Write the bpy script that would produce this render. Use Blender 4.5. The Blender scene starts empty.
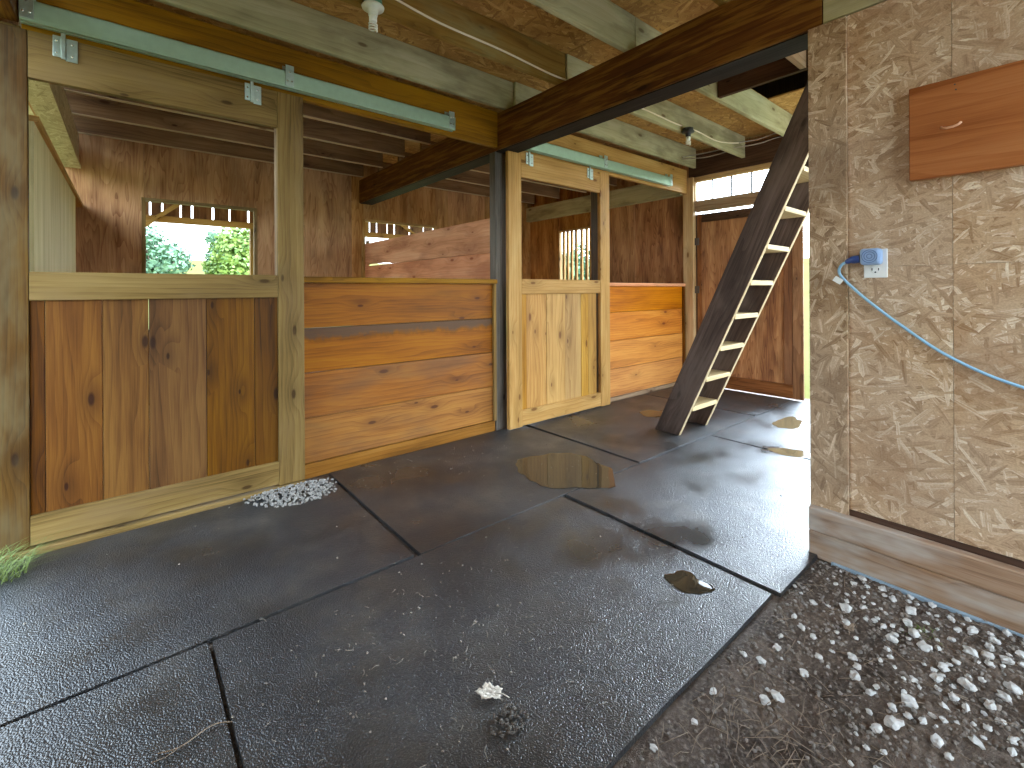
import bpy, math, random
from mathutils import Vector, Matrix, noise as mnoise
random.seed(7)
C = bpy.context.scene.collection
PI = math.pi

# ------------------------------------------------------------------ node helpers
class NT:
    def __init__(s, name):
        s.m = bpy.data.materials.new(name); s.m.use_nodes = True
        s.t = s.m.node_tree; s.t.nodes.clear()
        s.out = s.t.nodes.new('ShaderNodeOutputMaterial')
        s.b = s.t.nodes.new('ShaderNodeBsdfPrincipled')
        s.t.links.new(s.b.outputs[0], s.out.inputs[0])
    def put(s, sock, v):
        if isinstance(v, bpy.types.NodeSocket): s.t.links.new(v, sock)
        elif v is not None: sock.default_value = v
    def n(s, typ, ins=None, out=0, **props):
        nd = s.t.nodes.new('ShaderNode' + typ)
        for k, v in props.items(): setattr(nd, k, v)
        for k, v in (ins or {}).items(): s.put(nd.inputs[k], v)
        return nd.outputs[out]
    def math(s, op, a, b=None, c=None, clamp=False):
        i = {0: a}
        if b is not None: i[1] = b
        if c is not None: i[2] = c
        return s.n('Math', i, operation=op, use_clamp=clamp)
    def mr(s, v, a, b, c=0.0, d=1.0, smooth=False):
        return s.n('MapRange', {0: v, 1: a, 2: b, 3: c, 4: d}, interpolation_type='SMOOTHSTEP' if smooth else 'LINEAR')
    def noise(s, vec, scale=1.0, detail=2.0, rough=.5, dist=0.0, out=0):
        return s.n('TexNoise', {'Vector': vec, 'Scale': scale, 'Detail': detail, 'Roughness': rough, 'Distortion': dist}, out=out)
    def vec(s, x, y, z=0.0): return s.n('CombineXYZ', {0: x, 1: y, 2: z})
    def mix(s, f, a, b, mode='MIX'):
        nd = s.t.nodes.new('ShaderNodeMix'); nd.data_type = 'RGBA'; nd.blend_type = mode
        s.put(nd.inputs[0], f); s.put(nd.inputs[6], a); s.put(nd.inputs[7], b)
        return nd.outputs[2]
    def ramp(s, f, stops):
        nd = s.t.nodes.new('ShaderNodeValToRGB'); s.put(nd.inputs[0], f)
        el = nd.color_ramp.elements
        while len(el) < len(stops): el.new(.5)
        for e, (p, c) in zip(el, stops): e.position = p; e.color = (*c, 1)
        return nd.outputs[0]
    def bump(s, h, strength=.3, dist=.01):
        s.put(s.b.inputs['Normal'], s.n('Bump', {'Height': h, 'Strength': strength, 'Distance': dist}))
    def uvr(s):
        sp = s.t.nodes.new('ShaderNodeSeparateXYZ')
        s.put(sp.inputs[0], s.n('TexCoord', out=2))
        r = s.n('NewGeometry', out=8)
        return sp.outputs[0], sp.outputs[1], r

def wood(name, dark, mid, light, freq=34, figure=5.0, knots=.55, tint=.25, rough=.6, stain=None, stain_amt=0.0, stain_scale=1.5,
         contrast=1.3, edge=None, streak=0.0, streak_col=(.5, .4, .2), bump=.25):
    s = NT(name); u, v, r = s.uvr()
    r9 = s.math('MULTIPLY', r, 91.0); r5 = s.math('MULTIPLY', r, 53.7)
    uo = s.math('ADD', u, r9)
    nA = s.noise(s.vec(s.math('MULTIPLY', uo, .75), s.math('MULTIPLY', v, 5.5), r5), 1.0, 2.0)
    kv = s.vec(s.math('MULTIPLY', uo, 2.3), s.math('ADD', s.math('MULTIPLY', v, 6.0), r5), 0)
    kn = s.t.nodes.new('ShaderNodeTexVoronoi'); kn.voronoi_dimensions = '2D'; s.put(kn.inputs['Vector'], kv); kn.inputs['Scale'].default_value = 1
    sep = s.t.nodes.new('ShaderNodeSeparateColor'); s.put(sep.inputs[0], kn.outputs['Color'])
    has = s.math('LESS_THAN', sep.outputs[0], knots)
    kd = kn.outputs['Distance']
    near = s.math('MULTIPLY', s.mr(kd, 0.0, .42, 1.0, 0.0, True), has)
    ksz = s.mr(sep.outputs[1], 0, 1, .04, .11)
    knot = s.math('MULTIPLY', s.math('SUBTRACT', 1.0, s.math('DIVIDE', kd, ksz), clamp=True), has)
    knot = s.math('MULTIPLY', knot, 2.2, clamp=True)
    phase = s.math('ADD', s.math('ADD', s.math('MULTIPLY', v, freq), s.math('MULTIPLY', nA, figure)), s.math('MULTIPLY', near, 1.5))
    fr = s.math('FRACT', s.math('ADD', phase, r9))
    ring = s.math('POWER', fr, 2.2)
    fine = s.noise(s.vec(s.math('MULTIPLY', uo, 5.0), s.math('MULTIPLY', v, 170.0), r5), 1.0, 3.0, .6)
    low = s.noise(s.vec(s.math('MULTIPLY', uo, 1.1), s.math('MULTIPLY', v, 9.0), r9), 1.0, 3.0)
    f = s.math('ADD', s.math('ADD', s.math('MULTIPLY', ring, .13 * contrast), s.math('MULTIPLY', fine, .38 * contrast)), s.math('MULTIPLY', low, .70 * contrast))
    f = s.math('ADD', f, .5 - .575 * contrast)
    col = s.ramp(f, [(.15, light), (.5, mid), (.85, dark)])
    kcol = (dark[0] * .55, dark[1] * .36, dark[2] * .3)
    col = s.mix(s.math('MULTIPLY', knot, .9), col, (*kcol, 1))
    col = s.mix(s.math('MULTIPLY', near, .38), col, (*[c * .8 for c in dark], 1))
    if streak:
        sk = s.noise(s.vec(s.math('MULTIPLY', uo, 2.0), s.math('MULTIPLY', v, 26.0), r5), 1.0, 4.0, .65)
        col = s.mix(s.math('MULTIPLY', s.mr(sk, .47, .62, 0, 1, True), streak), col, (*streak_col, 1))
    if stain:
        st = s.noise(s.vec(s.math('MULTIPLY', uo, stain_scale), s.math('MULTIPLY', v, stain_scale * 3), r5), 1.0, 4.0, .6)
        col = s.mix(s.math('MULTIPLY', s.mr(st, .45, .68, 0, 1, True), stain_amt), col, (*stain, 1))
    if edge:
        e0, e1, ec = edge
        en = s.noise(s.vec(s.math('MULTIPLY', uo, 7.0), s.math('MULTIPLY', v, 5.0), 0), 1.0, 4.0, .65)
        em = s.mr(s.math('ADD', v, s.math('MULTIPLY', s.math('SUBTRACT', en, .5), .16)), e0, e1, 0, .85, True)
        col = s.mix(em, col, (*ec, 1))
    hsv = s.n('HueSaturation', {'Hue': s.mr(s.math('FRACT', r9), 0, 1, .5 - .006, .5 + .006), 'Saturation': s.mr(s.math('FRACT', r5), 0, 1, .9, 1.08),
                                'Value': s.mr(r, 0, 1, 1 - tint, 1 + tint), 'Fac': 1.0, 'Color': col})
    s.put(s.b.inputs['Base Color'], hsv)
    s.put(s.b.inputs['Roughness'], s.mr(fine, 0, 1, rough - .08, rough + .12))
    s.b.inputs['Specular IOR Level'].default_value = .2
    s.bump(s.math('SUBTRACT', s.math('MULTIPLY', fine, .6), s.math('ADD', s.math('MULTIPLY', ring, .35), s.math('MULTIPLY', knot, .5))), bump, .004)
    return s.m

def osb(name, dark, mid, light, stain=(.2, .1, .03), stain_amt=.5, lo=.46, wear=0.0, fl=1.0):
    s = NT(name); u, v, r = s.uvr()
    base = s.vec(s.math('ADD', u, s.math('MULTIPLY', r, 17.0)), v, 0)
    dn = s.noise(base, 7.0, 2.0, out=1)
    dv = s.n('VectorMath', {0: base, 1: s.n('VectorMath', {0: dn, 'Scale': .014}, operation='SCALE')}, operation='ADD')
    vals = []
    for k, (ang, sx, sy) in enumerate(((6, 9, 50), (30, 9, 46), (-22, 9, 48), (58, 10, 50), (-48, 10, 50), (165, 9, 54), (85, 11, 54))):
        mp = s.n('Mapping', {'Vector': dv, 'Location': (k * 3.1, k * 1.7, 0), 'Rotation': (0, 0, math.radians(ang)), 'Scale': (1 / (sx * fl), 1 / (sy * fl), 1)}, vector_type='TEXTURE')
        vo = s.t.nodes.new('ShaderNodeTexVoronoi'); vo.voronoi_dimensions = '2D'; s.put(vo.inputs['Vector'], mp); vo.inputs['Scale'].default_value = 1
        sp = s.t.nodes.new('ShaderNodeSeparateColor'); s.put(sp.inputs[0], vo.outputs['Color'])
        g = s.n('TexNoise', {'Vector': s.n('Mapping', {'Vector': base, 'Rotation': (0, 0, math.radians(ang)), 'Scale': (1 / 9, 1 / 210, 1)}, vector_type='TEXTURE'), 'Scale': 1.0, 'Detail': 2.0})
        vals.append((sp.outputs[0], g))
    a, gr = vals[0]
    for b, g in vals[1:]:
        gt = s.math('GREATER_THAN', b, a)
        gr = s.math('ADD', s.math('MULTIPLY', gr, s.math('SUBTRACT', 1.0, gt)), s.math('MULTIPLY', g, gt))
        a = s.math('MAXIMUM', a, b)
    tone = s.math('FRACT', s.math('MULTIPLY', a, 91.7))
    val = s.math('ADD', s.math('MULTIPLY', tone, .75), s.math('MULTIPLY', s.math('SUBTRACT', gr, .38), .9))
    col = s.ramp(val, [(.0, dark), (.42, mid), (.62, mid), (.95, light)])
    big = s.noise(base, 2.6, 4.0, .62)
    col = s.mix(s.math('MULTIPLY', s.mr(big, .46, .64, 0, 1, True), stain_amt), col, (*stain, 1), 'MIX')
    if wear:
        w = s.noise(base, 1.7, 3.0, .55, out=0)
        col = s.mix(s.math('MULTIPLY', s.mr(w, .35, .6, 0, 1, True), wear), col, s.mix(.55, col, (.50, .43, .36, 1)))
    fine = s.noise(base, 160.0, 2.0)
    col = s.mix(s.math('MULTIPLY', s.mr(fine, .35, .62, 1, 0), .35), col, s.mix(1.0, col, (.55, .48, .42, 1), 'MULTIPLY'))
    s.put(s.b.inputs['Base Color'], col); s.b.inputs['Roughness'].default_value = .62
    s.b.inputs['Specular IOR Level'].default_value = .35
    s.bump(a, .35, .004)
    return s.m

def plain(name, col, rough=.5, metal=0.0, var=0.0, scale=30, bump=0.0):
    s = NT(name)
    co = s.n('TexCoord', out=3)
    if var:
        n = s.noise(co, scale, 3.0)
        c = s.mix(n, (*[x * (1 - var) for x in col], 1), (*[min(1, x * (1 + var)) for x in col], 1))
        s.put(s.b.inputs['Base Color'], c)
        if bump: s.bump(n, bump, .003)
    else: s.b.inputs['Base Color'].default_value = (*col, 1)
    s.b.inputs['Roughness'].default_value = rough; s.b.inputs['Metallic'].default_value = metal
    return s.m

M = {}
M['door_plank'] = wood('door_plank', (0.035, 0.01, 0.001), (0.125, 0.044, 0.0028), (0.2, 0.085, 0.008), freq=26, figure=6, knots=.55, tint=.14, rough=.5)
M['stall_board'] = wood('stall_board', (0.12, 0.034, 0.002), (0.31, 0.108, 0.005), (0.43, 0.18, 0.014), freq=30, figure=6, knots=.5, tint=.14, rough=.5, stain=(.10, .055, .03), stain_amt=.55, stain_scale=1.0)
M['stained_board'] = wood('stained_board', (.12, .034, .002), (.31, .108, .005), (.43, .18, .014), freq=30, figure=6, knots=.5, tint=.0, rough=.55, edge=(.860 + 3.122, .925 + 3.122, (.085, .060, .042)))
M['stall_board_fresh'] = wood('stall_board_fresh', (0.28, 0.075, 0.005), (0.56, 0.19, 0.01), (0.7, 0.3, 0.03), freq=30, figure=6, knots=.4, tint=.10, rough=.5)
M['door_plank_pale'] = wood('door_plank_pale', (0.22, 0.095, 0.015), (0.44, 0.225, 0.048), (0.56, 0.34, 0.09), freq=26, figure=5, knots=.8, tint=.16, rough=.55)
M['frame'] = wood('frame', (0.15, 0.085, 0.022), (0.31, 0.19, 0.058), (0.44, 0.29, 0.11), freq=34, figure=3.5, knots=.35, tint=.16, rough=.6, stain=(.22, .16, .08), stain_amt=.6)
M['frame_dim'] = wood('frame_dim', (0.07, 0.042, 0.011), (0.215, 0.142, 0.05), (0.31, 0.222, 0.092), freq=34, figure=3.5, knots=.8, tint=.15, rough=.6, stain=(.22, .15, .07), stain_amt=.6)
M['frame_dark'] = wood('frame_dark', (0.028, 0.011, 0.002), (0.085, 0.041, 0.009), (0.145, 0.082, 0.02), freq=34, figure=3.5, knots=.45, tint=.1, rough=.6, stain=(.15, .12, .06), stain_amt=.6)
M['frame_pale'] = wood('frame_pale', (0.25, 0.14, 0.04), (0.47, 0.277, 0.098), (0.6, 0.41, 0.17), freq=34, figure=3.5, knots=.8, tint=.12, rough=.6)
M['header'] = wood('header', (0.1, 0.042, 0.004), (0.28, 0.135, 0.013), (0.4, 0.21, 0.028), freq=22, figure=7, knots=.5, tint=.12, rough=.6)
M['beam'] = wood('beam', (0.035, 0.011, 0.004), (0.11, 0.042, 0.012), (0.19, 0.085, 0.026), freq=30, figure=5, knots=.2, tint=.12, rough=.55, streak=.75, streak_col=(.26, .135, .035))
M['joist_green'] = wood('joist_green', (0.24, 0.215, 0.11), (0.48, 0.45, 0.26), (0.64, 0.61, 0.4), freq=22, figure=5, knots=.3, tint=.14, rough=.75, stain=(.12, .10, .045), stain_amt=.55, contrast=.8)
M['joist_brown'] = wood('joist_brown', (.12, .06, .016), (.28, .17, .045), (.38, .26, .09), freq=24, figure=6, knots=.4, tint=.16, rough=.7, stain=(.32, .28, .12), stain_amt=.7)
M['joist_stall'] = wood('joist_stall', (0.1, 0.055, 0.026), (0.25, 0.155, 0.075), (0.37, 0.25, 0.135), freq=24, figure=6, knots=.35, tint=.35, rough=.7, stain=(.15, .09, .05), stain_amt=.4)
M['post_grey'] = wood('post_grey', (0.045, 0.038, 0.03), (0.13, 0.112, 0.092), (0.25, 0.225, 0.19), freq=40, figure=3, knots=.2, tint=.1, rough=.7)
M['ladder_dark'] = wood('ladder_dark', (0.022, 0.016, 0.013), (0.075, 0.055, 0.047), (0.17, 0.135, 0.12), freq=26, figure=6, knots=.3, tint=.10, rough=.6, stain=(.15, .122, .108), stain_amt=.6, stain_scale=2.0)
M['ladder_edge'] = wood('ladder_edge', (0.3, 0.23, 0.11), (0.48, 0.38, 0.21), (0.58, 0.49, 0.31), freq=40, figure=2, knots=.2, tint=.10, rough=.65)
M['partition'] = wood('partition', (0.5, 0.2, 0.09), (0.74, 0.36, 0.19), (0.85, 0.5, 0.3), freq=26, figure=5, knots=.5, tint=.07, rough=.6, stain=(.35, .13, .06), stain_amt=.5)
M['ply'] = wood('ply', (0.24, 0.1, 0.03), (0.5, 0.27, 0.1), (0.64, 0.4, 0.18), freq=10, figure=16, knots=.0, tint=.10, rough=.6, contrast=1.7, stain=(.18, .085, .03), stain_amt=.45)
M['ply_red'] = wood('ply_red', (0.15, 0.055, 0.017), (0.36, 0.165, 0.052), (0.52, 0.28, 0.1), freq=9, figure=20, knots=.0, tint=.08, rough=.55, contrast=2.0, stain=(.12, .05, .02), stain_amt=.5)
M['ply_green'] = wood('ply_green', (0.4, 0.33, 0.13), (0.62, 0.54, 0.26), (0.74, 0.66, 0.36), freq=30, figure=4, knots=.0, tint=.1, rough=.65)
M['wet_plank'] = wood('wet_plank', (0.12, 0.062, 0.03), (0.34, 0.215, 0.125), (0.5, 0.37, 0.25), freq=18, figure=9, knots=.3, tint=.1, rough=.45, stain=(.50, .46, .40), stain_amt=.9, stain_scale=1.6)
M['door_red'] = wood('door_red', (.07, .026, .010), (.24, .105, .040), (.38, .20, .09), freq=18, figure=9, knots=.3, tint=.1, rough=.5, stain=(.10, .045, .02), stain_amt=.5)
M['red_plank'] = wood('red_plank', (0.24, 0.085, 0.028), (0.42, 0.175, 0.068), (0.52, 0.25, 0.11), freq=14, figure=9, knots=.2, tint=.06, rough=.5)
M['old_dark'] = wood('old_dark', (.025, .012, .007), (.075, .04, .022), (.13, .08, .045), freq=30, figure=5, knots=.2, tint=.15, rough=.7)
M['near_black'] = wood('near_black', (.008, .006, .004), (.02, .014, .010), (.04, .03, .022), freq=30, figure=5, knots=.2, tint=.1, rough=.7)
M['sill'] = wood('sill', (.10, .042, .009), (.27, .125, .028), (.38, .20, .06), freq=30, figure=5, knots=.6, tint=.05)
M['stud'] = wood('stud', (.30, .19, .08), (.56, .39, .20), (.70, .54, .32), freq=34, figure=3.5, knots=.4, tint=.08)
M['lintel'] = wood('lintel', (.16, .10, .055), (.34, .24, .15), (.46, .36, .26), freq=26, figure=5, knots=.4, tint=.1, rough=.7)
M['osb_wall'] = osb('osb_wall', (.34, .19, .085), (.62, .425, .25), (.95, .83, .63), stain=(.38, .19, .065), stain_amt=.5, wear=.4, fl=1.35)
M['osb_strip'] = osb('osb_strip', (.24, .135, .06), (.50, .335, .19), (.84, .68, .48), stain=(.18, .09, .028), stain_amt=.55, wear=.3, fl=1.3)
M['osb_deck'] = osb('osb_deck', (.24, .10, .022), (.52, .28, .075), (.72, .45, .17), stain=(.32, .15, .04), stain_amt=.5, fl=.8)
M['soffit'] = osb('soffit', (.40, .38, .28), (.62, .60, .48), (.78, .76, .64), stain=(.5, .46, .34), stain_amt=.4)
M['osb_rim'] = osb('osb_rim', (.26, .21, .12), (.46, .39, .25), (.64, .58, .42), stain=(.34, .27, .15), stain_amt=.4)
M['osb_green'] = osb('osb_green', (.40, .34, .18), (.62, .55, .33), (.76, .70, .50), stain=(.45, .38, .2), stain_amt=.4)
M['galv'] = plain('galv', (.40, .55, .40), .42, .55, .12, 25)
M['galv_bright'] = plain('galv_bright', (.50, .60, .53), .35, .75, .18, 60)
M['screw'] = plain('screw', (.7, .72, .68), .25, 1.0)
M['white_plastic'] = plain('white_plastic', (.90, .92, .88), .35)
M['porcelain'] = plain('porcelain', (.72, .74, .64), .35, 0, .1, 40)
M['bulb_glass'] = plain('bulb_glass', (.82, .82, .74), .25)
M['box_green'] = plain('box_green', (.10, .30, .20), .4)
M['black_plastic'] = plain('black_plastic', (.02, .02, .02), .4)
M['cable_cream'] = plain('cable_cream', (.86, .76, .55), .5)
M['wire_grey'] = plain('wire_grey', (.30, .25, .19), .6)
M['blue_plug'] = plain('blue_plug', (.33, .48, .74), .4)
M['blue_dark'] = plain('blue_dark', (.035, .075, .26), .35)
M['blue_ring'] = plain('blue_ring', (.12, .22, .44), .4)
M['blue_cord'] = plain('blue_cord', (.30, .55, .76), .4)
M['socket_dark'] = plain('socket_dark', (.05, .05, .05), .5)
M['copper'] = plain('copper', (.85, .48, .30), .4, .3)
M['blue_strip'] = plain('blue_strip', (.27, .36, .43), .5, 0, .3, 20)
M['stone'] = plain('stone', (.60, .59, .56), .8, 0, .25, 30, .3)
M['stone_heap'] = plain('stone_heap', (.29, .275, .25), .85, 0, .6, 45, .3)
M['stone_grey'] = plain('stone_grey', (.24, .21, .18), .85, 0, .8, 25, .3)
M['leaf_dry'] = plain('leaf_dry', (.62, .56, .47), .7, 0, .2, 80, .2)
M['straw'] = plain('straw', (.27, .205, .145), .8, 0, .3, 20)
M['debris'] = plain('debris', (.27, .235, .19), .85, 0, .5, 14)
M['clod'] = plain('clod', (.10, .085, .07), .9, 0, .6, 60, .4)
M['blade'] = plain('blade', (.13, .175, .035), .6, 0, .5, 12)
M['bounce_bedding'] = plain('bounce_bedding', (.66, .52, .33), .9, 0, .25, 60, .6)
M['steel_dark'] = plain('steel_dark', (.10, .09, .08), .5, .6)
M['bark'] = plain('bark', (.12, .085, .06), .85, 0, .3, 12, .5)

def mat_rubber():
    s = NT('rubber'); co = s.n('TexCoord', out=3)
    geo = s.n('NewGeometry', out=0)
    vo = s.t.nodes.new('ShaderNodeTexVoronoi'); s.put(vo.inputs['Vector'], geo); vo.inputs['Scale'].default_value = 225; vo.feature = 'SMOOTH_F1'
    big = s.noise(geo, 1.15, 4.0, .55)
    mid = s.noise(geo, 4.5, 4.0, .6)
    wet = s.mr(s.math('ADD', s.math('MULTIPLY', big, .7), s.math('MULTIPLY', mid, .3)), .45, .68, 0, 1, True)
    fine = s.noise(geo, 70.0, 3.0, .7)
    dust = s.math('MULTIPLY', s.mr(mid, .42, .66, 0, 1, True), s.mr(fine, .3, .65, .25, 1))
    col = s.mix(dust, (.020, .022, .026, 1), (.055, .052, .047, 1))
    col = s.mix(s.math('MULTIPLY', wet, .75), col, (.032, .031, .028, 1))
    tone = s.noise(geo, 2.1, 5.0, .6)
    col = s.mix(1.0, col, s.ramp(tone, [(.32, (.30, .30, .31)), (.5, (.72, .72, .72)), (.68, (1.5, 1.43, 1.32))]), 'MULTIPLY')
    speck = s.noise(geo, 210.0, 2.0, .6)
    col = s.mix(s.mr(speck, .66, .74, 0, .7), col, (.26, .23, .19, 1))
    s.put(s.b.inputs['Base Color'], col)
    s.put(s.b.inputs['Roughness'], s.mr(wet, 0, 1, .43, .22))
    s.b.inputs['Specular IOR Level'].default_value = 1.0
    h = s.math('ADD', s.math('MULTIPLY', s.math('SUBTRACT', 1.0, vo.outputs['Distance']), s.mr(wet, 0, 1, 1.0, .12)), s.math('MULTIPLY', fine, .12))
    b1 = s.n('Bump', {'Height': h, 'Strength': 1.0, 'Distance': .0038})
    b2 = s.n('Bump', {'Height': s.noise(geo, 3.0, 2.0), 'Strength': .35, 'Distance': .02, 'Normal': b1})
    s.put(s.b.inputs['Normal'], b2)
    return s.m
M['rubber'] = mat_rubber()

def mat_puddle(name, col, rough=.03):
    s = NT(name); geo = s.n('NewGeometry', out=0)
    n = s.noise(geo, 9.0, 3.0)
    s.put(s.b.inputs['Base Color'], s.mix(n, (*[c * .6 for c in col], 1), (*[c * 1.4 for c in col], 1)))
    s.b.inputs['Roughness'].default_value = rough; s.b.inputs['IOR'].default_value = 1.4
    s.b.inputs['Specular IOR Level'].default_value = .6
    s.bump(s.noise(geo, 14.0, 1.0), .03, .005)
    return s.m
M['water'] = mat_puddle('water', (.035, .026, .016))
M['damp'] = mat_puddle('damp', (.060, .048, .030), .40)
M['mud_water'] = mat_puddle('mud_water', (.13, .095, .05), .06)

def mat_dirt():
    s = NT('dirt'); geo = s.n('NewGeometry', out=0)
    a = s.noise(geo, 6.0, 5.0, .6); b = s.noise(geo, 75.0, 4.0, .7); c = s.noise(geo, 300.0, 2.0, .6)
    col = s.mix(s.mr(a, .35, .65, 0, 1), (.062, .043, .031, 1), (.16, .115, .083, 1))
    col = s.mix(s.mr(b, .48, .68, 0, .8), col, (.30, .24, .19, 1))
    col = s.mix(s.mr(c, .55, .7, 0, .7), col, (.035, .024, .018, 1))
    s.put(s.b.inputs['Base Color'], col); s.b.inputs['Roughness'].default_value = .72
    s.bump(s.math('ADD', b, s.math('MULTIPLY', c, .5)), .9, .008)
    return s.m
M['dirt'] = mat_dirt()

def mat_grassfield():
    s = NT('grassfield'); geo = s.n('NewGeometry', out=0)
    a = s.noise(geo, .35, 4.0, .6); b = s.noise(geo, 9.0, 4.0, .7)
    col = s.mix(a, (.085, .095, .028, 1), (.165, .16, .06, 1)); col = s.mix(s.math('MULTIPLY', b, .5), col, (.17, .15, .06, 1))
    s.put(s.b.inputs['Base Color'], col); s.b.inputs['Roughness'].default_value = .9; s.b.inputs['Specular IOR Level'].default_value = 0
    s.bump(b, .6, .05)
    return s.m
M['bounce_ground'] = plain('bounce_ground', (.44, .42, .39), .9, 0, .3, 40, .4)
M['field'] = mat_grassfield()
def mat_leaf(name, c1, c2):
    s = NT(name); r = s.n('NewGeometry', out=8)
    s.put(s.b.inputs['Base Color'], s.mix(r, (*c1, 1), (*c2, 1))); s.b.inputs['Roughness'].default_value = .6
    s.b.inputs['Transmission Weight'].default_value = 0
    return s.m
M['leaf_blue'] = mat_leaf('leaf_blue', (.06, .14, .07), (.14, .25, .13))
M['leaf_yellow'] = mat_leaf('leaf_yellow', (.10, .19, .03), (.27, .36, .07))

# ------------------------------------------------------------------ mesh builder
class MB:
    def __init__(s): s.v = []; s.f = []; s.uv = []; s.sm = []
    def face(s, pts, uvs, smooth=False):
        i = len(s.v); s.v += [tuple(p) for p in pts]; s.f.append(tuple(range(i, i + len(pts)))); s.uv.append(uvs); s.sm.append(smooth)
    def box(s, x0, x1, y0, y1, z0, z1, g=None, mtx=None):
        lo = (min(x0, x1), min(y0, y1), min(z0, z1)); hi = (max(x0, x1), max(y0, y1), max(z0, z1))
        d = [hi[i] - lo[i] for i in range(3)]
        if g is None: g = d.index(max(d))
        i0 = len(s.v)
        P = [(hi[0] if k & 1 else lo[0], hi[1] if k & 2 else lo[1], hi[2] if k & 4 else lo[2]) for k in range(8)]
        s.v += [tuple(mtx @ Vector(p)) if mtx else p for p in P]
        for (q, n) in (((0, 4, 6, 2), 0), ((1, 3, 7, 5), 0), ((0, 1, 5, 4), 1), ((2, 6, 7, 3), 1), ((0, 2, 3, 1), 2), ((4, 5, 7, 6), 2)):
            a, b = [k for k in range(3) if k != n]
            if n == g: uv = [(P[k][a] * .05, P[k][b]) for k in q]
            else:
                o = b if a == g else a
                uv = [(P[k][g], P[k][o] + P[k][n] * 1.0) for k in q]
            s.f.append(tuple(i0 + k for k in q)); s.uv.append(uv); s.sm.append(False)
        return s
    def prism(s, poly, n, mtx=None, depth=.02):
        """closed polygon poly (2D list) extruded along local z; mtx places it. grain along local x."""
        m = mtx or Matrix()
        i0 = len(s.v); k = len(poly)
        s.v += [tuple(m @ Vector((p[0], p[1], 0))) for p in poly] + [tuple(m @ Vector((p[0], p[1], depth))) for p in poly]
        s.f.append(tuple(i0 + j for j in reversed(range(k)))); s.uv.append([(poly[j][0], poly[j][1]) for j in reversed(range(k))]); s.sm.append(False)
        s.f.append(tuple(i0 + k + j for j in range(k))); s.uv.append([(poly[j][0], poly[j][1] + .3) for j in range(k)]); s.sm.append(False)
        for j in range(k):
            j2 = (j + 1) % k
            s.f.append((i0 + j, i0 + j2, i0 + k + j2, i0 + k + j)); s.sm.append(False)
            s.uv.append([(poly[j][0], poly[j][1]), (poly[j2][0], poly[j2][1]), (poly[j2][0], poly[j2][1] + depth), (poly[j][0], poly[j][1] + depth)])
        return s
    def tube(s, pts, rad, seg=8, cap=True):
        pts = [Vector(p) for p in pts]; n = len(pts)
        if not isinstance(rad, (list, tuple)): rad = [rad] * n
        t0 = (pts[1] - pts[0]).normalized()
        up = Vector((0, 0, 1)) if abs(t0.z) < .9 else Vector((1, 0, 0))
        nx = t0.cross(up).normalized(); i0 = len(s.v)
        for i in range(n):
            t = (pts[min(i + 1, n - 1)] - pts[max(i - 1, 0)]).normalized()
            nx = (nx - t * nx.dot(t)).normalized(); ny = t.cross(nx)
            for j in range(seg):
                a = 2 * PI * j / seg
                s.v.append(tuple(pts[i] + (nx * math.cos(a) + ny * math.sin(a)) * rad[i]))
        for i in range(n - 1):
            for j in range(seg):
                j2 = (j + 1) % seg
                s.f.append((i0 + i * seg + j, i0 + i * seg + j2, i0 + (i + 1) * seg + j2, i0 + (i + 1) * seg + j)); s.sm.append(True)
                s.uv.append([(i * .02, j / seg * .03), (i * .02, (j + 1) / seg * .03), ((i + 1) * .02, (j + 1) / seg * .03), ((i + 1) * .02, j / seg * .03)])
        if cap:
            for base, rev in ((i0, False), (i0 + (n - 1) * seg, True)):
                q = tuple(base + (seg - 1 - j if not rev else j) for j in range(seg)); s.f.append(q); s.uv.append([(0, 0)] * seg); s.sm.append(False)
        return s
    def lathe(s, prof, c, axis='z', seg=24):
        """prof list of (r, h) revolved about axis through c."""
        i0 = len(s.v); c = Vector(c)
        for (r, h) in prof:
            for j in range(seg):
                a = 2 * PI * j / seg
                p = (r * math.cos(a), r * math.sin(a), h) if axis == 'z' else ((h, r * math.cos(a), r * math.sin(a)) if axis == 'x' else (r * math.cos(a), h, r * math.sin(a)))
                s.v.append(tuple(c + Vector(p)))
        for i in range(len(prof) - 1):
            for j in range(seg):
                j2 = (j + 1) % seg
                s.f.append((i0 + i * seg + j, i0 + i * seg + j2, i0 + (i + 1) * seg + j2, i0 + (i + 1) * seg + j)); s.sm.append(True); s.uv.append([(0, 0)] * 4)
        for k in (0, len(prof) - 1):
            s.f.append(tuple(i0 + k * seg + j for j in range(seg))); s.uv.append([(0, 0)] * seg); s.sm.append(False)
        return s
    def build(s, name, mat, parent=None, bevel=0.0, kind=None, loc=None):
        me = bpy.data.meshes.new(name)
        base = Vector(loc) if loc is not None else Vector((0, 0, 0))
        me.from_pydata([tuple(Vector(p) - base) for p in s.v], [], s.f)
        uvl = me.uv_layers.new(name='UVMap')
        flat = []
        for q in s.uv:
            for a in q: flat += [a[0], a[1]]
        uvl.data.foreach_set('uv', flat)
        me.polygons.foreach_set('use_smooth', s.sm)
        me.materials.append(mat if not isinstance(mat, str) else M[mat])
        me.update()
        o = bpy.data.objects.new(name, me); C.objects.link(o)
        if parent is not None:
            o.parent = parent
            pw = Vector((0, 0, 0)); q = parent
            while q is not None: pw += q.location; q = q.parent
            o.location = base - pw
        else: o.location = base
        if bevel:
            b = o.modifiers.new('bevel', 'BEVEL'); b.width = bevel; b.segments = 2; b.limit_method = 'ANGLE'; b.angle_limit = .6
        if kind: o['kind'] = kind
        return o

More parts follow.
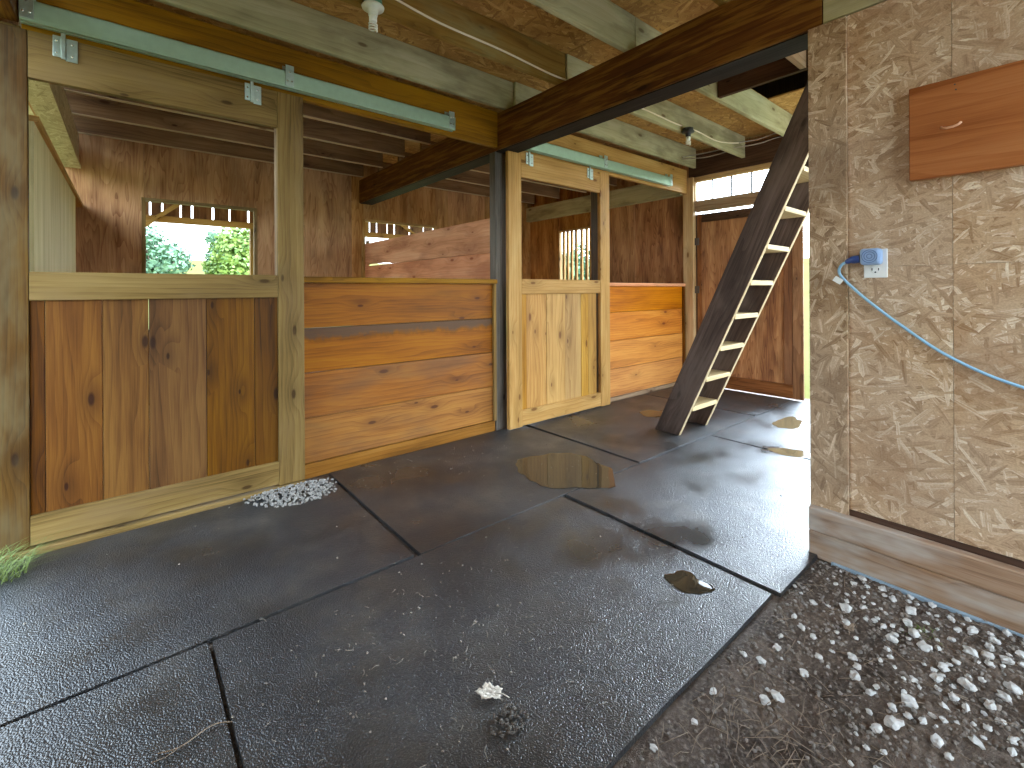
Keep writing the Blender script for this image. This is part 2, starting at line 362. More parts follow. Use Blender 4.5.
def tag(o, label, cat, group=None, kind=None):
    o['label'] = label; o['category'] = cat
    if group: o['group'] = group
    if kind: o['kind'] = kind
    return o
def thing(name, loc, label, cat, group=None):
    o = bpy.data.objects.new(name, None); C.objects.link(o); o.location = loc; o.empty_display_size = .1
    return tag(o, label, cat, group)
def box(*a, **k): return MB().box(*a, **k)
def dup(o, loc=None, parent=None):
    c = o.copy(); C.objects.link(c)
    if parent is not None: c.parent = parent
    if loc is not None: c.location = loc
    for ch in list(o.children): dup(ch, None, c)
    return c

# ------------------------------------------------------------------ setting: ground, walls, ceiling
m = MB(); n = 60
for i in range(n):
    for j in range(n):
        def hp(a, b):
            x = -70 + 150 * a / n; y = -60 + 140 * b / n
            d = max(0, math.hypot(x - 2.5, y - 2.5) - 9)
            return (x, y, -.06 + .085 * d + .25 * mnoise.noise(Vector((x * .1, y * .1, 0))) * min(1, d / 6))
        m.face([hp(i, j), hp(i + 1, j), hp(i + 1, j + 1), hp(i, j + 1)], [(0, 0)] * 4, True)
m.build('lawn', 'field', kind='structure')
MB().box(-.62, 5.7, -1.4, 6.2, -.05, -.004).build('floor', 'dirt', kind='structure')

MB().box(-.34, 5.4, 3.25, 6.08, -.004, .03).build('bounce_bedding', 'bounce_bedding', kind='stuff')  # unseen pale layer added to bounce light up to the stall ceilings
MB().box(-7, 9, -9, -1.41, -.06, .0).build('bounce_ground', 'bounce_ground', kind='structure')  # unseen pale ground added to bounce neutral light indoors
# back wall with two openings
W1 = (.135, 1.155, .80, 2.158); W2 = (2.47, 3.58, .80, 2.158)  # hidden lower parts extended downwards to let in more light
m = MB()
def sheet_y(x0, x1, z0, z1): m.box(x0 + .0015, x1 - .0015, 6.10, 6.118, z0, z1, g=2)
for x0, x1 in ((-.46, .135), (1.155, 1.36), (2.3, 2.47), (3.58, 3.8), (5.2, 5.52)): sheet_y(x0, x1, 0, 2.94)
for x0, x1 in ((1.36, 2.3), (3.8, 4.5), (4.5, 5.2)): sheet_y(x0, x1, 1.26, 2.94)   # hidden lower openings added to let light into the stalls
for (a, b, c, d) in (W1, W2):
    sheet_y(a, b, 0, c); sheet_y(a, b, d, 2.94)
m.build('wall_back', 'ply', kind='structure')
def window_y(name, w, y, matname):
    a, b, c, d = w; m = MB(); t = .022
    m.box(a - t, a + .012, y - .012, y + .05, c - t, d + t); m.box(b - .012, b + t, y - .012, y + .05, c - t, d + t)
    m.box(a, b, y - .012, y + .05, d - .012, d + t); m.box(a, b, y - .012, y + .05, c - t, c + .012)
    return m.build(name, matname, kind='structure', bevel=.002)
window_y('window_1', W1, 6.102, 'frame_dim'); window_y('window_2', W2, 6.102, 'frame_pale')

# end wall with the barred opening, double door opening and transom
m = MB()
def sheet_x(y0, y1, z0, z1, x=5.505): m.box(x, x + .018, y0 + .0015, y1 - .0015, z0, z1, g=2)
for y0, y1 in ((3.06, 3.9), (3.9, 4.72), (5.37, 6.1)): sheet_x(y0, y1, 0, 2.94)
sheet_x(4.72, 5.37, 0, 1.2); sheet_x(4.72, 5.37, 2.16, 2.94); sheet_x(.70, 3.06, 2.62, 2.94)
m.build('wall_end', 'ply_red', kind='structure')
wn = MB().box(5.49, 5.55, 4.70, 4.725, 1.18, 2.18).box(5.49, 5.55, 5.365, 5.39, 1.18, 2.18).box(5.49, 5.55, 4.725, 5.365, 2.155, 2.18).box(5.49, 5.55, 4.725, 5.365, 1.18, 1.205).build('window_3', 'frame_pale', kind='structure', bevel=.002)
for y in (4.80, 4.905, 5.02, 5.115, 5.205, 5.29):
    MB().box(5.50, 5.535, y - .02, y + .02, 1.205, 2.155).build('bar', 'frame_pale', wn, bevel=.002)
tr = MB().box(5.46, 5.53, .70, 2.985, 2.54, 2.60).box(5.47, 5.52, 2.975, 2.995, 2.30, 2.54).build('window_4', 'stud', kind='structure', bevel=.003)
for k in range(9):
    y = 2.765 - .228 * k
    MB().box(5.49, 5.505, y - .008, y + .008, 2.30, 2.54).build('mullion', 'steel_dark', tr)
MB().box(5.45, 5.53, .70, 2.98, 2.165, 2.30).build('trim_1', 'lintel', kind='structure', bevel=.006)
MB().box(5.44, 5.50, .70, 3.05, 2.60, 2.86).build('trim_2', 'old_dark', kind='structure', bevel=.004)
# door leaf at the end
dr = MB().box(5.49, 5.502, 1.79, 2.94, .03, 2.12, g=2).build('door_1', 'ply_red', kind='structure')
MB().box(5.47, 5.49, 2.90, 2.955, .02, 2.13).box(5.47, 5.49, 1.885, 1.97, .17, 2.03).box(5.465, 5.49, 1.78, 1.882, .02, 2.13).build('stile', 'door_red', dr, bevel=.003)
MB().box(5.468, 5.49, 1.97, 2.90, 2.03, 2.13).build('top_rail', 'old_dark', dr, bevel=.003)
MB().box(5.464, 5.49, 1.883, 2.90, .02, .17).build('bottom_rail', 'door_red', dr, bevel=.003)
MB().box(5.51, 5.53, 2.90, 3.0, 0, 2.14).build('door_stop', 'old_dark', dr)
for z in (.45, 1.15, 1.75): MB().box(5.462, 5.47, 2.93, 2.985, z, z + .09).build('hinge', 'steel_dark', dr)

# left wall of the first stall: lining, ledge, particle board bands, open slot by the back corner
m = MB().box(-.48, -.46, 3.12, 6.1, 0, 2.02, g=2).box(-.48, -.46, 3.12, 6.1, 2.40, 2.70, g=1)
m.build('wall_left', 'ply', kind='structure')
MB().box(-.36, -.342, 3.16, 5.46, 0, 2.02, g=2).build('wall_left_lining', 'ply_green', kind='structure')
MB().box(-.48, -.325, 3.16, 6.09, 2.02, 2.05).build('trim_3', 'frame_pale', kind='structure', bevel=.002)
MB().box(-.46, -.335, 3.16, 5.98, 2.375, 2.40, g=1).box(-.39, -.35, 3.16, 6.0, 2.401, 2.69, g=1).build('trim_4', 'osb_rim', kind='structure')
MB().box(-.86, -.47, -1.4, 7.0, 2.705, 2.72, g=1).build('soffit', 'soffit', kind='structure')
MB().box(-.89, -.865, -1.4, 7.0, 2.69, 2.95, g=1).build('trim_7', 'frame_pale', kind='structure')
# unseen walls added behind and left of the viewer to cut the light
MB().box(-.64, -.62, -1.42, 1.9, 0, 2.94, g=2).box(-.62, 1.0, -1.42, -1.40, 0, 2.94, g=2).build('light_block_wall', 'ply', kind='structure')

# particle board wall beside the opening
m = MB()
for (y0, y1) in ((.2776, .6062), (-.94, .2764)):
    for (z0, z1) in ((.245, 1.2892), (1.2904, 2.380)):
        m.box(2.40, 2.415, y0, y1, z0, z1, g=1)
m.box(2.40, 2.415, -1.4, -.943, .245, 2.380, g=1)
m.box(2.50, 2.515, -1.4, .69, 0, 2.38, g=2).box(2.4155, 2.50, .22, .26, 0, 2.38, g=2).box(2.4155, 2.50, -.39, -.35, 0, 2.38, g=2).box(2.4155, 2.50, -1.4, .69, 1.27, 1.31, g=1)
m.build('wall_right', 'osb_wall', kind='structure')
MB().box(2.384, 2.40, .607, .752, .20, 2.377, g=2).box(2.40, 2.50, .69, .75, 0, 2.377, g=2).build('trim_5', 'osb_strip', kind='structure', bevel=.002)
MB().box(2.352, 2.395, -1.4, .75, 0, .118).box(2.350, 2.395, -1.4, .75, .119, .222).build('baseboard_right', 'wet_plank', kind='structure', bevel=.006)
MB().box(2.395, 2.44, -1.4, .69, 0, .245).build('trim_6', 'old_dark', kind='structure')

tag(MB().box(2.338, 2.350, -1.4, .66, -.004, .014, g=1).build('plastic_strip', 'blue_strip', bevel=.003), 'pale blue plastic edge showing under the worn baseboard', 'strip')
# loft floor seen from below = ceiling, with the hatch; roof above
m = MB()
def deck(x0, x1, y0, y1): m.box(x0, x1 - .004, y0, y1 - .004, 2.945, 2.96, g=0)
ys = [-1.4, -.05, 1.15, 1.77, 2.37, 3.58, 4.78, 6.18]
for a, b in zip(ys[:-1], ys[1:]):
    deck(-.62, .62, a, b); deck(.62, 2.5, a, b)
    if b <= .56 or a >= 1.76: deck(2.5, 3.6, a, b); deck(3.6, 4.55, a, b); deck(4.55, 5.7, a, b)
    else: deck(2.5, 3.6, a, b); deck(4.55, 5.7, a, b)
m.build('ceiling', 'osb_deck', kind='structure')
m = MB()
for (a, b) in ((-1.7, 2.4), (6.5, 2.4)):
    za, zb = 2.95, 4.6
    pts = [(-.8, a, za), (5.9, a, za), (5.9, b, zb), (-.8, b, zb)]
    m.face(pts, [(p[0], p[1]) for p in pts]); q = [(p[0], p[1], p[2] + .06) for p in reversed(pts)]; m.face(q, [(p[0], p[1]) for p in q])
for x in (-.62, 5.7):
    pts = [(x, -1.4, 2.95), (x, 6.2, 2.95), (x, 2.4, 4.6)]; m.face(pts, [(p[2], p[1]) for p in pts])
m.build('roof', 'old_dark', kind='structure')

# ------------------------------------------------------------------ posts, beams, joists
def beam(name, mat, label, cat, *b, group=None, g=None, bevel=.004):
    return tag(MB().box(*b, g=g).build(name, mat, bevel=bevel), label, cat, group)
cb = beam('cross_beam', 'beam', 'thick dark brown beam crossing from back wall to doorway, above the divider', 'beam', 2.40, 2.588, .70, 6.09, 2.382, 2.69)
MB().box(2.413, 2.575, .71, 6.08, 2.376, 2.3815, g=1).build('dark_underside', 'near_black', cb)['label'] = 'near-black inset sheet on the underside'  # thin near-black sheet added under the beam, inset so its edges stay lighter
beam('cross_beam', 'joist_green', 'pale green end of beam resting on top of the particle board wall', 'beam', 2.40, 2.588, -1.35, .697, 2.386, 2.70)
beam('cross_beam', 'beam', 'dark beam end over the outer edge of the big brown sliding door', 'beam', -.52, -.375, -1.35, 3.05, 2.43, 2.69)
beam('post', 'frame_dim', 'post hidden behind the outer stile of the big brown sliding door', 'post', -.50, -.375, 3.075, 3.16, 0, 2.43)
beam('post', 'post_grey', 'weathered grey post between the fixed board wall and the open pale door', 'post', 2.402, 2.515, 3.10, 3.185, 0, 2.38)
beam('post', 'stud', 'pale stud where the far stall front meets the end wall by the hinged door', 'post', 5.425, 5.495, 2.985, 3.12, 0, 2.60)
beam('post', 'post_grey', 'short grey jamb post behind the pale door, next to the barred window', 'post', 3.745, 3.85, 3.105, 3.20, 0, 2.40)
beam('post', 'lintel', 'jamb post behind the inner stile of the big brown sliding door', 'post', .712, .834, 3.105, 3.19, 0, 2.40)
beam('header_board', 'header', 'wide orange brown header board carrying the long green door track', 'header', -.37, 2.398, 3.06, 3.10, 2.40, 2.70)
beam('header_board', 'frame_pale', 'paler header board carrying the shorter door track past the dark beam', 'header', 2.592, 5.42, 3.06, 3.10, 2.40, 2.70)
beam('wall_beam', 'joist_green', 'pale grey beam along the end wall above the barred window', 'beam', 5.40, 5.50, 3.14, 6.09, 2.40, 2.64)
def joist(y, x0, x1, mat, label, group=None):
    if mat == 'joist_stall':
        o = tag(MB().box(x0, x1, y - .02, y + .02, 2.706, 2.942, g=0).build('ceiling_joist', mat, bevel=.003), label, 'joist', group)
        MB().box(x0, x1, y - .0195, y + .0195, 2.700, 2.7065, g=0).build('lit_lower_edge', 'ladder_edge', o)['label'] = 'pale strip standing in for light on the lower edge'  # pale strip under the darker joist: light from below put into the colour
        return
    beam('ceiling_joist', mat, label, 'joist', x0, x1, y - .02, y + .02, 2.702, 2.942)
joist(2.985, -.46, 2.49, 'joist_green', 'broad pale green joist just above the header with the long door track')
joist(2.38, -.46, 2.49, 'joist_brown', 'brown joist that carries the cream cable and the white spiral lamp')
joist(1.775, -.46, 2.49, 'joist_green', 'mottled green joist meeting the dark beam midway, in front of the cable joist')
joist(1.16, -.46, 2.49, 'joist_brown', 'joist at the top edge of view meeting the dark beam near the doorway')
joist(2.96, 2.495, 5.425, 'joist_green', 'grey green joist above the shorter door track past the dark beam')
joist(2.37, 2.495, 5.43, 'joist_green', 'pale joist that carries the black lampholder past the dark beam')
joist(1.775, 2.495, 5.43, 'joist_green', 'pale joist running along the side of the dark loft hatch')
joist(1.15, 2.60, 3.555, 'lintel', 'short pale joist stub between the dark beam and the hatch header')
beam('hatch_header', 'old_dark', 'dark header across the loft hatch above the ladder', 'header', 3.56, 3.60, .55, 1.75, 2.702, 2.942)
for k, (y, w) in enumerate(((3.58, 'first'), (4.18, 'second'), (4.75, 'third'), (5.33, 'fourth'), (5.93, 'fifth'))):
    joist(y, -.44, 2.39, 'joist_stall', w + ' brown joist behind the header, over the stall with the big brown door')
    joist(y, 2.60, 5.44, 'joist_stall', w + ' brown joist behind the paler header, over the stall with the barred window')

# ------------------------------------------------------------------ sliding doors
def hanger(parent, x, z0, z1, y=3.0):
    m = MB()
    m.box(x - .040, x - .012, y - .004, y, z0 + .012, z1, g=2).box(x + .004, x + .045, y - .004, y, z0, z1 - .004, g=2).box(x - .012, x + .004, y - .012, y, z0 + .006, z1 + .015, g=2)
    o = m.build('hanger', 'galv_bright', parent, bevel=.002)
    for (dx, dz) in ((-.026, .03), (-.026, .085), (.026, .025), (.026, .08)):
        MB().lathe([(.0055, 0), (.005, -.003), (.002, -.0045)], (x + dx, y - .004, z0 + dz), 'y', 8).build('screw', 'screw', o)
def slide_door(x0, label, planks, mats, sl, sr, zb, hx):
    """x0 dict"""
    t = thing('stall_door', ((sl[0] + sr[1]) / 2, 3.03, 0), label, 'door')
    fm, pm = mats
    Y0, Y1 = 3.004, 3.042
    MB().box(sl[0], sl[1], Y0, Y1, zb, 2.392).build('stile', 'frame_dark' if sl[0] < 0 else fm, t, bevel=.003)
    MB().box(sr[0], sr[1], Y0, Y1, zb, 2.392).build('stile', fm, t, bevel=.003)
    MB().box(sl[1] + .001, sr[0] - .001, Y0 + .002, Y1, 2.178, 2.392).build('top_rail', fm, t, bevel=.003)
    MB().box(sl[1] + .001, sr[0] - .001, Y0 + .002, Y1, 1.165, 1.297).build('middle_rail', fm, t, bevel=.003)
    MB().box(sl[1] + .001, sr[0] - .001, Y0 + .002, Y1, zb + .008, zb + .142).build('bottom_rail', fm, t, bevel=.003)
    m = MB()
    for a, b in zip(planks[:-1], planks[1:]): m.box(a + .0009, b - .0009, 3.024 + random.uniform(-.003, .003), 3.043, zb + .14, 1.18, g=2)
    m.build('plank_panel', pm, t, bevel=.0025)
    for x in hx: hanger(t, x, 2.285, 2.395)
    return t
slide_door(0, 'big brown sliding door of upright planks, front frame open above its middle rail', (-.345, -.295, -.096, .083, .331, .566, .69), ('frame_dim', 'door_plank'), (-.49, -.345), (.69, .835), .045, (-.222, .558))
slide_door(0, 'pale yellow plank sliding door hanging past the dark beam, barred window behind', (2.61, 2.677, 2.919, 3.161, 3.384, 3.487, 3.612), ('frame_pale', 'door_plank_pale'), (2.465, 2.61), (3.66, 3.805), .024, (2.70, 3.50))
def track(x0, x1, label, br):
    t = thing('door_track', ((x0 + x1) / 2, 3.02, 2.43), label, 'track')
    m = MB().box(x0, x1, 2.992, 2.997, 2.440, 2.525, g=0).box(x0, x1, 2.992, 3.045, 2.520, 2.525, g=0).box(x0, x1, 3.040, 3.045, 2.440, 2.52, g=0).box(x0, x1, 2.992, 3.012, 2.428, 2.440, g=0).box(x0, x1, 3.025, 3.045, 2.428, 2.433, g=0)
    m.build('rail', 'galv', t, bevel=.001)
    for x in br:
        o = MB().box(x - .024, x + .024, 2.986, 2.991, 2.435, 2.56, g=2).box(x - .024, x + .024, 2.986, 3.056, 2.527, 2.533, g=2).box(x - .024, x + .024, 3.05, 3.057, 2.50, 2.575, g=2).build('bracket', 'galv_bright', t, bevel=.002)
        for (dx, dz) in ((-.012, .03), (.012, .03), (0, .08)):
            MB().lathe([(.005, 0), (.0045, -.003), (.002, -.0042)], (x + dx, 2.986, 2.435 + dz), 'y', 8).build('screw', 'screw', o)
track(-.368, 1.935, 'long green galvanized track along the orange brown header', (-.345, .755, 1.90))
track(2.66, 4.975, 'shorter looking galvanized track along the paler header past the dark beam', (2.69, 3.735, 4.945))

# ------------------------------------------------------------------ fixed board fronts
t = thing('half_wall', (1.6, 3.13, 0), 'half height wall of wide horizontal orange boards between brown door and grey post', 'stall wall')
m = MB()
for (z0, z1, yy) in ((.965, 1.253, 3.118), (.388, .675, 3.116), (.098, .385, 3.120)): m.box(.848, 2.38, yy, yy + .036, z0, z1, g=0)
m.build('boards', 'stall_board', t, bevel=.004)
MB().box(.848, 2.38, 3.122, 3.158, .678, .962, g=0).build('stained_board', 'stained_board', t, bevel=.004)['label'] = 'board with a dark grey weathered upper edge'
MB().box(.85, 2.395, 3.112, 3.156, .0, .094, g=0).build('sill_board', 'sill', t, bevel=.005)
MB().box(.838, 2.40, 3.075, 3.20, 1.256, 1.294, g=0).build('cap_rail', 'header', t, bevel=.004)
MB().box(2.372, 2.398, 3.09, 3.116, .10, 1.254, g=2).build('corner_strip', 'frame', t, bevel=.002)
t = thing('half_wall', (4.6, 3.13, 0), 'half height wall of fresh orange boards between pale door and ladder', 'stall wall')
m = MB()
for (z0, z1, yy) in ((.958, 1.236, 3.118), (.652, .954, 3.121), (.352, .648, 3.117), (.05, .348, 3.12)): m.box(3.855, 5.42, yy, yy + .036, z0, z1, g=0)
m.build('boards', 'stall_board_fresh', t, bevel=.004)
MB().box(3.853, 5.42, 3.085, 3.20, 1.238, 1.275, g=0).build('cap_rail', 'partition', t, bevel=.004)
MB().box(5.385, 5.42, 3.09, 3.116, .04, 1.236, g=2).build('corner_strip', 'door_plank', t, bevel=.002)
# sill board beneath the big sliding door
tag(MB().box(-.46, .84, 2.986, 3.10, -.004, .040, g=0).build('sill_board', 'frame_dim', bevel=.006), 'brown ground board under the big brown sliding door', 'board')
tag(MB().box(2.52, 5.42, 3.12, 3.17, -.02, .045, g=0).build('sill_board', 'lintel', bevel=.01), 'muddy ground sill under the fresh orange boards', 'board')
# stall divider
t = thing('stall_divider', (2.47, 4.6, 0), 'pinkish board divider between the two stalls beneath the dark beam', 'stall wall')
m = MB()
for (z0, z1) in ((1.27, 1.532), (.97, 1.265), (.67, .965), (.37, .665), (.07, .365)): m.box(2.45, 2.486, 3.20, 6.04, z0, z1, g=1)
m.prism([(6.04, 1.835), (3.20, 1.835), (3.20, 1.534), (5.25, 1.536), (5.30, 1.552), (5.98, 1.556), (5.99, 1.534), (6.04, 1.534)], 0, Matrix(((0, 0, 1, 2.45), (1, 0, 0, 0), (0, 1, 0, 0), (0, 0, 0, 1))), .036)
m.build('boards', 'partition', t, bevel=.004)
MB().box(2.428, 2.45, 6.02, 6.09, .035, 1.88).box(2.486, 2.51, 6.02, 6.09, .035, 1.88).build('end_strip', 'frame_pale', t, bevel=.002)

# ------------------------------------------------------------------ ladder
t = thing('loft_ladder', (3.65, 2.1, 0), 'steep wooden loft ladder with dark side boards and pale treads', 'ladder')
yR = lambda z: 2.025 - .452 * z
yL = lambda z: 2.245 - .4545 * z
def stringer(x0, x1):
    z0, z1 = .019, 2.66
    mt = Matrix(((0, 0, 1, x0), (0, 1, 0, 0), (1, 0, 0, 0), (0, 0, 0, 1)))
    poly = [(z0, yR(z0)), (z1, yR(z1)), (z1, yL(z1)), (z0, yL(z0))]
    m = MB().prism(poly, 0, mt, x1 - x0)
    m.uv = [[(a * .911 - b * .412, a * .412 + b * .911) for (a, b) in q] for q in m.uv]
    o = m.build('side_board', 'ladder_dark', t, bevel=.004)
    # pale raw front edge
    e = [(z0, yR(z0) - .003), (z1, yR(z1) - .003), (z1, yR(z1) + .001), (z0, yR(z0) + .001)]
    m = MB().prism(e, 0, Matrix(((0, 0, 1, x0 + .001), (0, 1, 0, 0), (1, 0, 0, 0), (0, 0, 0, 1))), x1 - x0 - .002)
    m.build('raw_edge', 'ladder_edge', o)
stringer(3.420, 3.452); stringer(3.850, 3.882)
for z in (.263, .514, .765, 1.013, 1.264, 1.515, 1.768, 2.02, 2.27, 2.52):
    MB().box(3.4525, 3.8495, yR(z) + .004, yL(z) - .012, z - .036, z, g=0).build('tread', 'ladder_edge', t, bevel=.003)

# ------------------------------------------------------------------ wall fittings
t = thing('wall_plank', (2.38, -.3, 1.62), 'reddish varnished plank fixed on the particle board wall', 'plank')
MB().box(2.362, 2.398, -1.0, .397, 1.622, 1.982, g=1).build('board', 'red_plank', t, bevel=.004)
MB().tube([(2.366, .302, 1.806), (2.345, .300, 1.799), (2.338, .285, 1.793), (2.336, .268, 1.793), (2.338, .252, 1.799), (2.34, .246, 1.806)], .0042, 8).build('hook', 'copper', t)
m = MB()
for (y, z) in ((.265, 1.955), (.262, 1.935)): m.lathe([(.003, 0), (.002, -.002)], (2.362, y, z), 'x', 8)
m.build('nail', 'steel_dark', t)
t = thing('wall_outlet', (2.40, .511, 1.244), 'white electrical outlet plate on the particle board wall', 'outlet')
MB().box(2.393, 2.3995, .471, .551, 1.244, 1.363, g=2).build('cover_plate', 'white_plastic', t, bevel=.003)
m = MB()
for dy in (-.011, .011): m.box(2.3896, 2.3945, .511 + dy - .0018, .511 + dy + .0018, 1.274, 1.284)
m.lathe([(.0035, 0), (.0035, -.005)], (2.3946, .511, 1.267), 'x', 8)
m.build('slot', 'socket_dark', t)
MB().lathe([(.0155, 0), (.015, -.0022), (.013, -.0026)], (2.393, .511, 1.278), 'x', 20).build('socket', 'white_plastic', t)
t = thing('plug_timer', (2.36, .52, 1.30), 'square blue dial timer plugged into the white outlet', 'timer')
MB().box(2.345, 2.3925, .484, .556, 1.297, 1.365, g=2).build('body', 'blue_plug', t, bevel=.012)
m = MB()
for r in (.026, .018, .009):
    pts = [(2.3448, .521 + r * math.cos(a), 1.332 + r * math.sin(a)) for a in [2 * PI * k / 32 for k in range(33)]]
    m.tube(pts, .0014, 6, False)
m.build('dial', 'blue_ring', t)
t = thing('extension_cord', (2.37, .6, 1.3), 'pale blue extension cord drooping from the blue timer across the wall', 'cord')
def bez(pts, n=12):
    P = [Vector(p) for p in pts]; out = []
    for i in range(len(P) - 1):
        p0 = P[max(i - 1, 0)]; p1 = P[i]; p2 = P[i + 1]; p3 = P[min(i + 2, len(P) - 1)]
        for k in range(n):
            s = k / n
            out.append(.5 * ((2 * p1) + (-p0 + p2) * s + (2 * p0 - 5 * p1 + 4 * p2 - p3) * s * s + (-p0 + 3 * p1 - 3 * p2 + p3) * s ** 3))
    out.append(P[-1]); return out
MB().tube(bez([(2.362, .606, 1.312), (2.362, .622, 1.300), (2.366, .632, 1.275), (2.372, .618, 1.242), (2.384, .545, 1.158), (2.388, .43, 1.052), (2.388, .284, .938), (2.388, .10, .853), (2.388, -.2, .79), (2.388, -.6, .80), (2.388, -1.1, .95)]), .0055, 10).build('cable', 'blue_cord', t)
MB().tube(bez([(2.366, .5575, 1.324), (2.364, .575, 1.322), (2.362, .592, 1.318), (2.362, .607, 1.311)], 6), [.0165] * 8 + [.016, .0155, .015, .013, .012, .011, .011, .010, .009, .008, .007], 14).build('plug', 'blue_dark', t)
m = MB().box(-.017, .017, -.0008, .0008, -.012, .012, g=0, mtx=Matrix.Translation((2.362, .635, 1.236)) @ Matrix.Rotation(PI / 2, 4, 'Z') @ Matrix.Rotation(-.6, 4, 'Y'))
m.build('tag', 'white_plastic', t)

# ------------------------------------------------------------------ lamps and cables
def lamp(x, y, z, label, holder, boxm):
    t = thing('ceiling_lamp', (x, y, z), label, 'lamp')
    MB().lathe([(.046, .042), (.05, .04), (.05, .012), (.046, .010)], (x, y, z - .012), 'z', 8).build('junction_box', boxm, t)
    MB().lathe([(.055, 0), (.058, -.004), (.056, -.012), (.034, -.018), (.026, -.024), (.024, -.05), (.018, -.052)], (x, y, z), 'z', 28).build('lampholder', holder, t)
    b = MB().lathe([(.014, -.05), (.020, -.054), (.021, -.078), (.018, -.082)], (x, y, z), 'z', 20).build('bulb', 'white_plastic', t)
    m = MB(); pts = []
    for k in range(97):
        a = k / 32 * 2 * PI; pts.append((x + .020 * math.cos(a), y + .020 * math.sin(a), z - .086 - .042 * k / 96))
    m.tube(pts, .0046, 8)
    m.build('spiral_tube', 'bulb_glass', b)
lamp(1.0, 2.335, 2.70, 'white spiral bulb in a porcelain holder under the brown joist', 'porcelain', 'box_green')
lamp(4.10, 2.30, 2.70, 'spiral bulb in a black lampholder on the pale joist near the ladder', 'black_plastic', 'black_plastic')
def cable(name, pts, r, mat, label, cat='cable'):
    return tag(MB().tube(bez(pts), r, 8).build(name, mat), label, cat)
cable('electric_cable', [(1.02, 2.35, 2.815), (1.15, 2.352, 2.80), (1.42, 2.352, 2.772), (1.87, 2.352, 2.765), (2.30, 2.352, 2.742), (2.50, 2.338, 2.735), (2.9, 2.342, 2.75), (3.44, 2.342, 2.762), (3.9, 2.34, 2.752), (4.03, 2.325, 2.745)], .0062, 'cable_cream', 'cream cable stapled along the joists between the two lamps')
cable('electric_cable', [(4.16, 2.325, 2.745), (4.35, 2.34, 2.765), (4.7, 2.342, 2.75), (4.95, 2.342, 2.775), (5.15, 2.30, 2.80)], .0062, 'cable_cream', 'cream cable running from the black lampholder towards the end wall')
for k, (dz, dy, w) in enumerate(((0, 0, 'upper'), (-.05, .05, 'lower'))):
    cable('wire', [(5.12, 2.34, 2.80 + dz), (5.28, 2.15, 2.83 + dz), (5.35, 1.95, 2.87 + dz), (5.40, 1.60, 2.86 + dz)], .006, 'wire_grey', w + ' grey wire looping from cable joist end towards the ladder top')
    cable('wire', [(5.12, 2.40, 2.78 + dz), (5.22, 2.55, 2.80 + dz), (5.18, 2.72, 2.79 + dz), (5.1, 2.935, 2.78 + dz * .5)], .006, 'wire_grey', w + ' grey wire sagging between two joists above the transom')

# ------------------------------------------------------------------ rubber mats
def mat_obj(x0, x1, y0, y1, label, rot=0.0, z=0.0):
    cx, cy = (x0 + x1) / 2, (y0 + y1) / 2
    m = MB(); nx, ny = 24, 16; hx, hy = (x1 - x0) / 2, (y1 - y0) / 2; T = .017
    R = Matrix.Rotation(rot, 3, 'Z')
    def P(i, j, top):
        ex = -hx + 2 * hx * i / nx; ey = -hy + 2 * hy * j / ny
        w = .0022 * mnoise.noise(Vector(((cx + ex) * 2.2, (cy + ey) * 2.2, 3.1)))
        if i in (0, nx): ex += .004 * mnoise.noise(Vector((cx, ey * 3, i)))
        if j in (0, ny): ey += .004 * mnoise.noise(Vector((ex * 3, cy, j)))
        q = R @ Vector((ex, ey, 0)); return (cx + q.x, cy + q.y, z + (T + w if top else 0))
    V = {}
    idx = lambda i, j, t: V.setdefault((i, j, t), len(V))
    for i in range(nx):
        for j in range(ny):
            m.face([P(i, j, 1), P(i + 1, j, 1), P(i + 1, j + 1, 1), P(i, j + 1, 1)], [(0, 0)] * 4, True)
    for i in range(nx):
        m.face([P(i, 0, 0), P(i + 1, 0, 0), P(i + 1, 0, 1), P(i, 0, 1)], [(0, 0)] * 4); m.face([P(i + 1, ny, 0), P(i, ny, 0), P(i, ny, 1), P(i + 1, ny, 1)], [(0, 0)] * 4)
    for j in range(ny):
        m.face([P(0, j + 1, 0), P(0, j, 0), P(0, j, 1), P(0, j + 1, 1)], [(0, 0)] * 4); m.face([P(nx, j, 0), P(nx, j + 1, 0), P(nx, j + 1, 1), P(nx, j, 1)], [(0, 0)] * 4)
    o = m.build('rubber_mat', 'rubber', loc=(cx, cy, 0))
    import bmesh
    bm = bmesh.new(); bm.from_mesh(o.data); bmesh.ops.remove_doubles(bm, verts=bm.verts, dist=.0004); bm.to_mesh(o.data); bm.free()
    o.data.set_sharp_from_angle(angle=.6)
    return tag(o, label, 'mat', 'black rubber floor mats')
mat_obj(-.85, .982, 1.876, 2.982, 'black rubber mat in front of the big brown sliding door')
mat_obj(1.008, 2.668, 1.870, 3.085, 'black rubber mat along the fixed orange board wall, puddle at its end', .004)
mat_obj(2.702, 4.49, 1.878, 3.08, 'black rubber mat under the open pale door and the ladder foot', -.006)
mat_obj(4.515, 5.43, 1.872, 3.08, 'rubber mat in the corner before the hinged end door')
mat_obj(-.60, .205, .69, 1.862, 'rubber mat with a twig on it, next to the mat with the dry leaf', .0)
mat_obj(.219, 1.914, .735, 1.858, 'large rubber mat with the dry leaf and dirt crumbs, edging the gravel', .003)
mat_obj(1.948, 3.615, .715, 1.860, 'wet shiny rubber mat in the doorway beside the baseboard end', -.003)
mat_obj(3.64, 5.42, .60, 1.858, 'wet rubber mat with tan puddles past the doorway', .006)

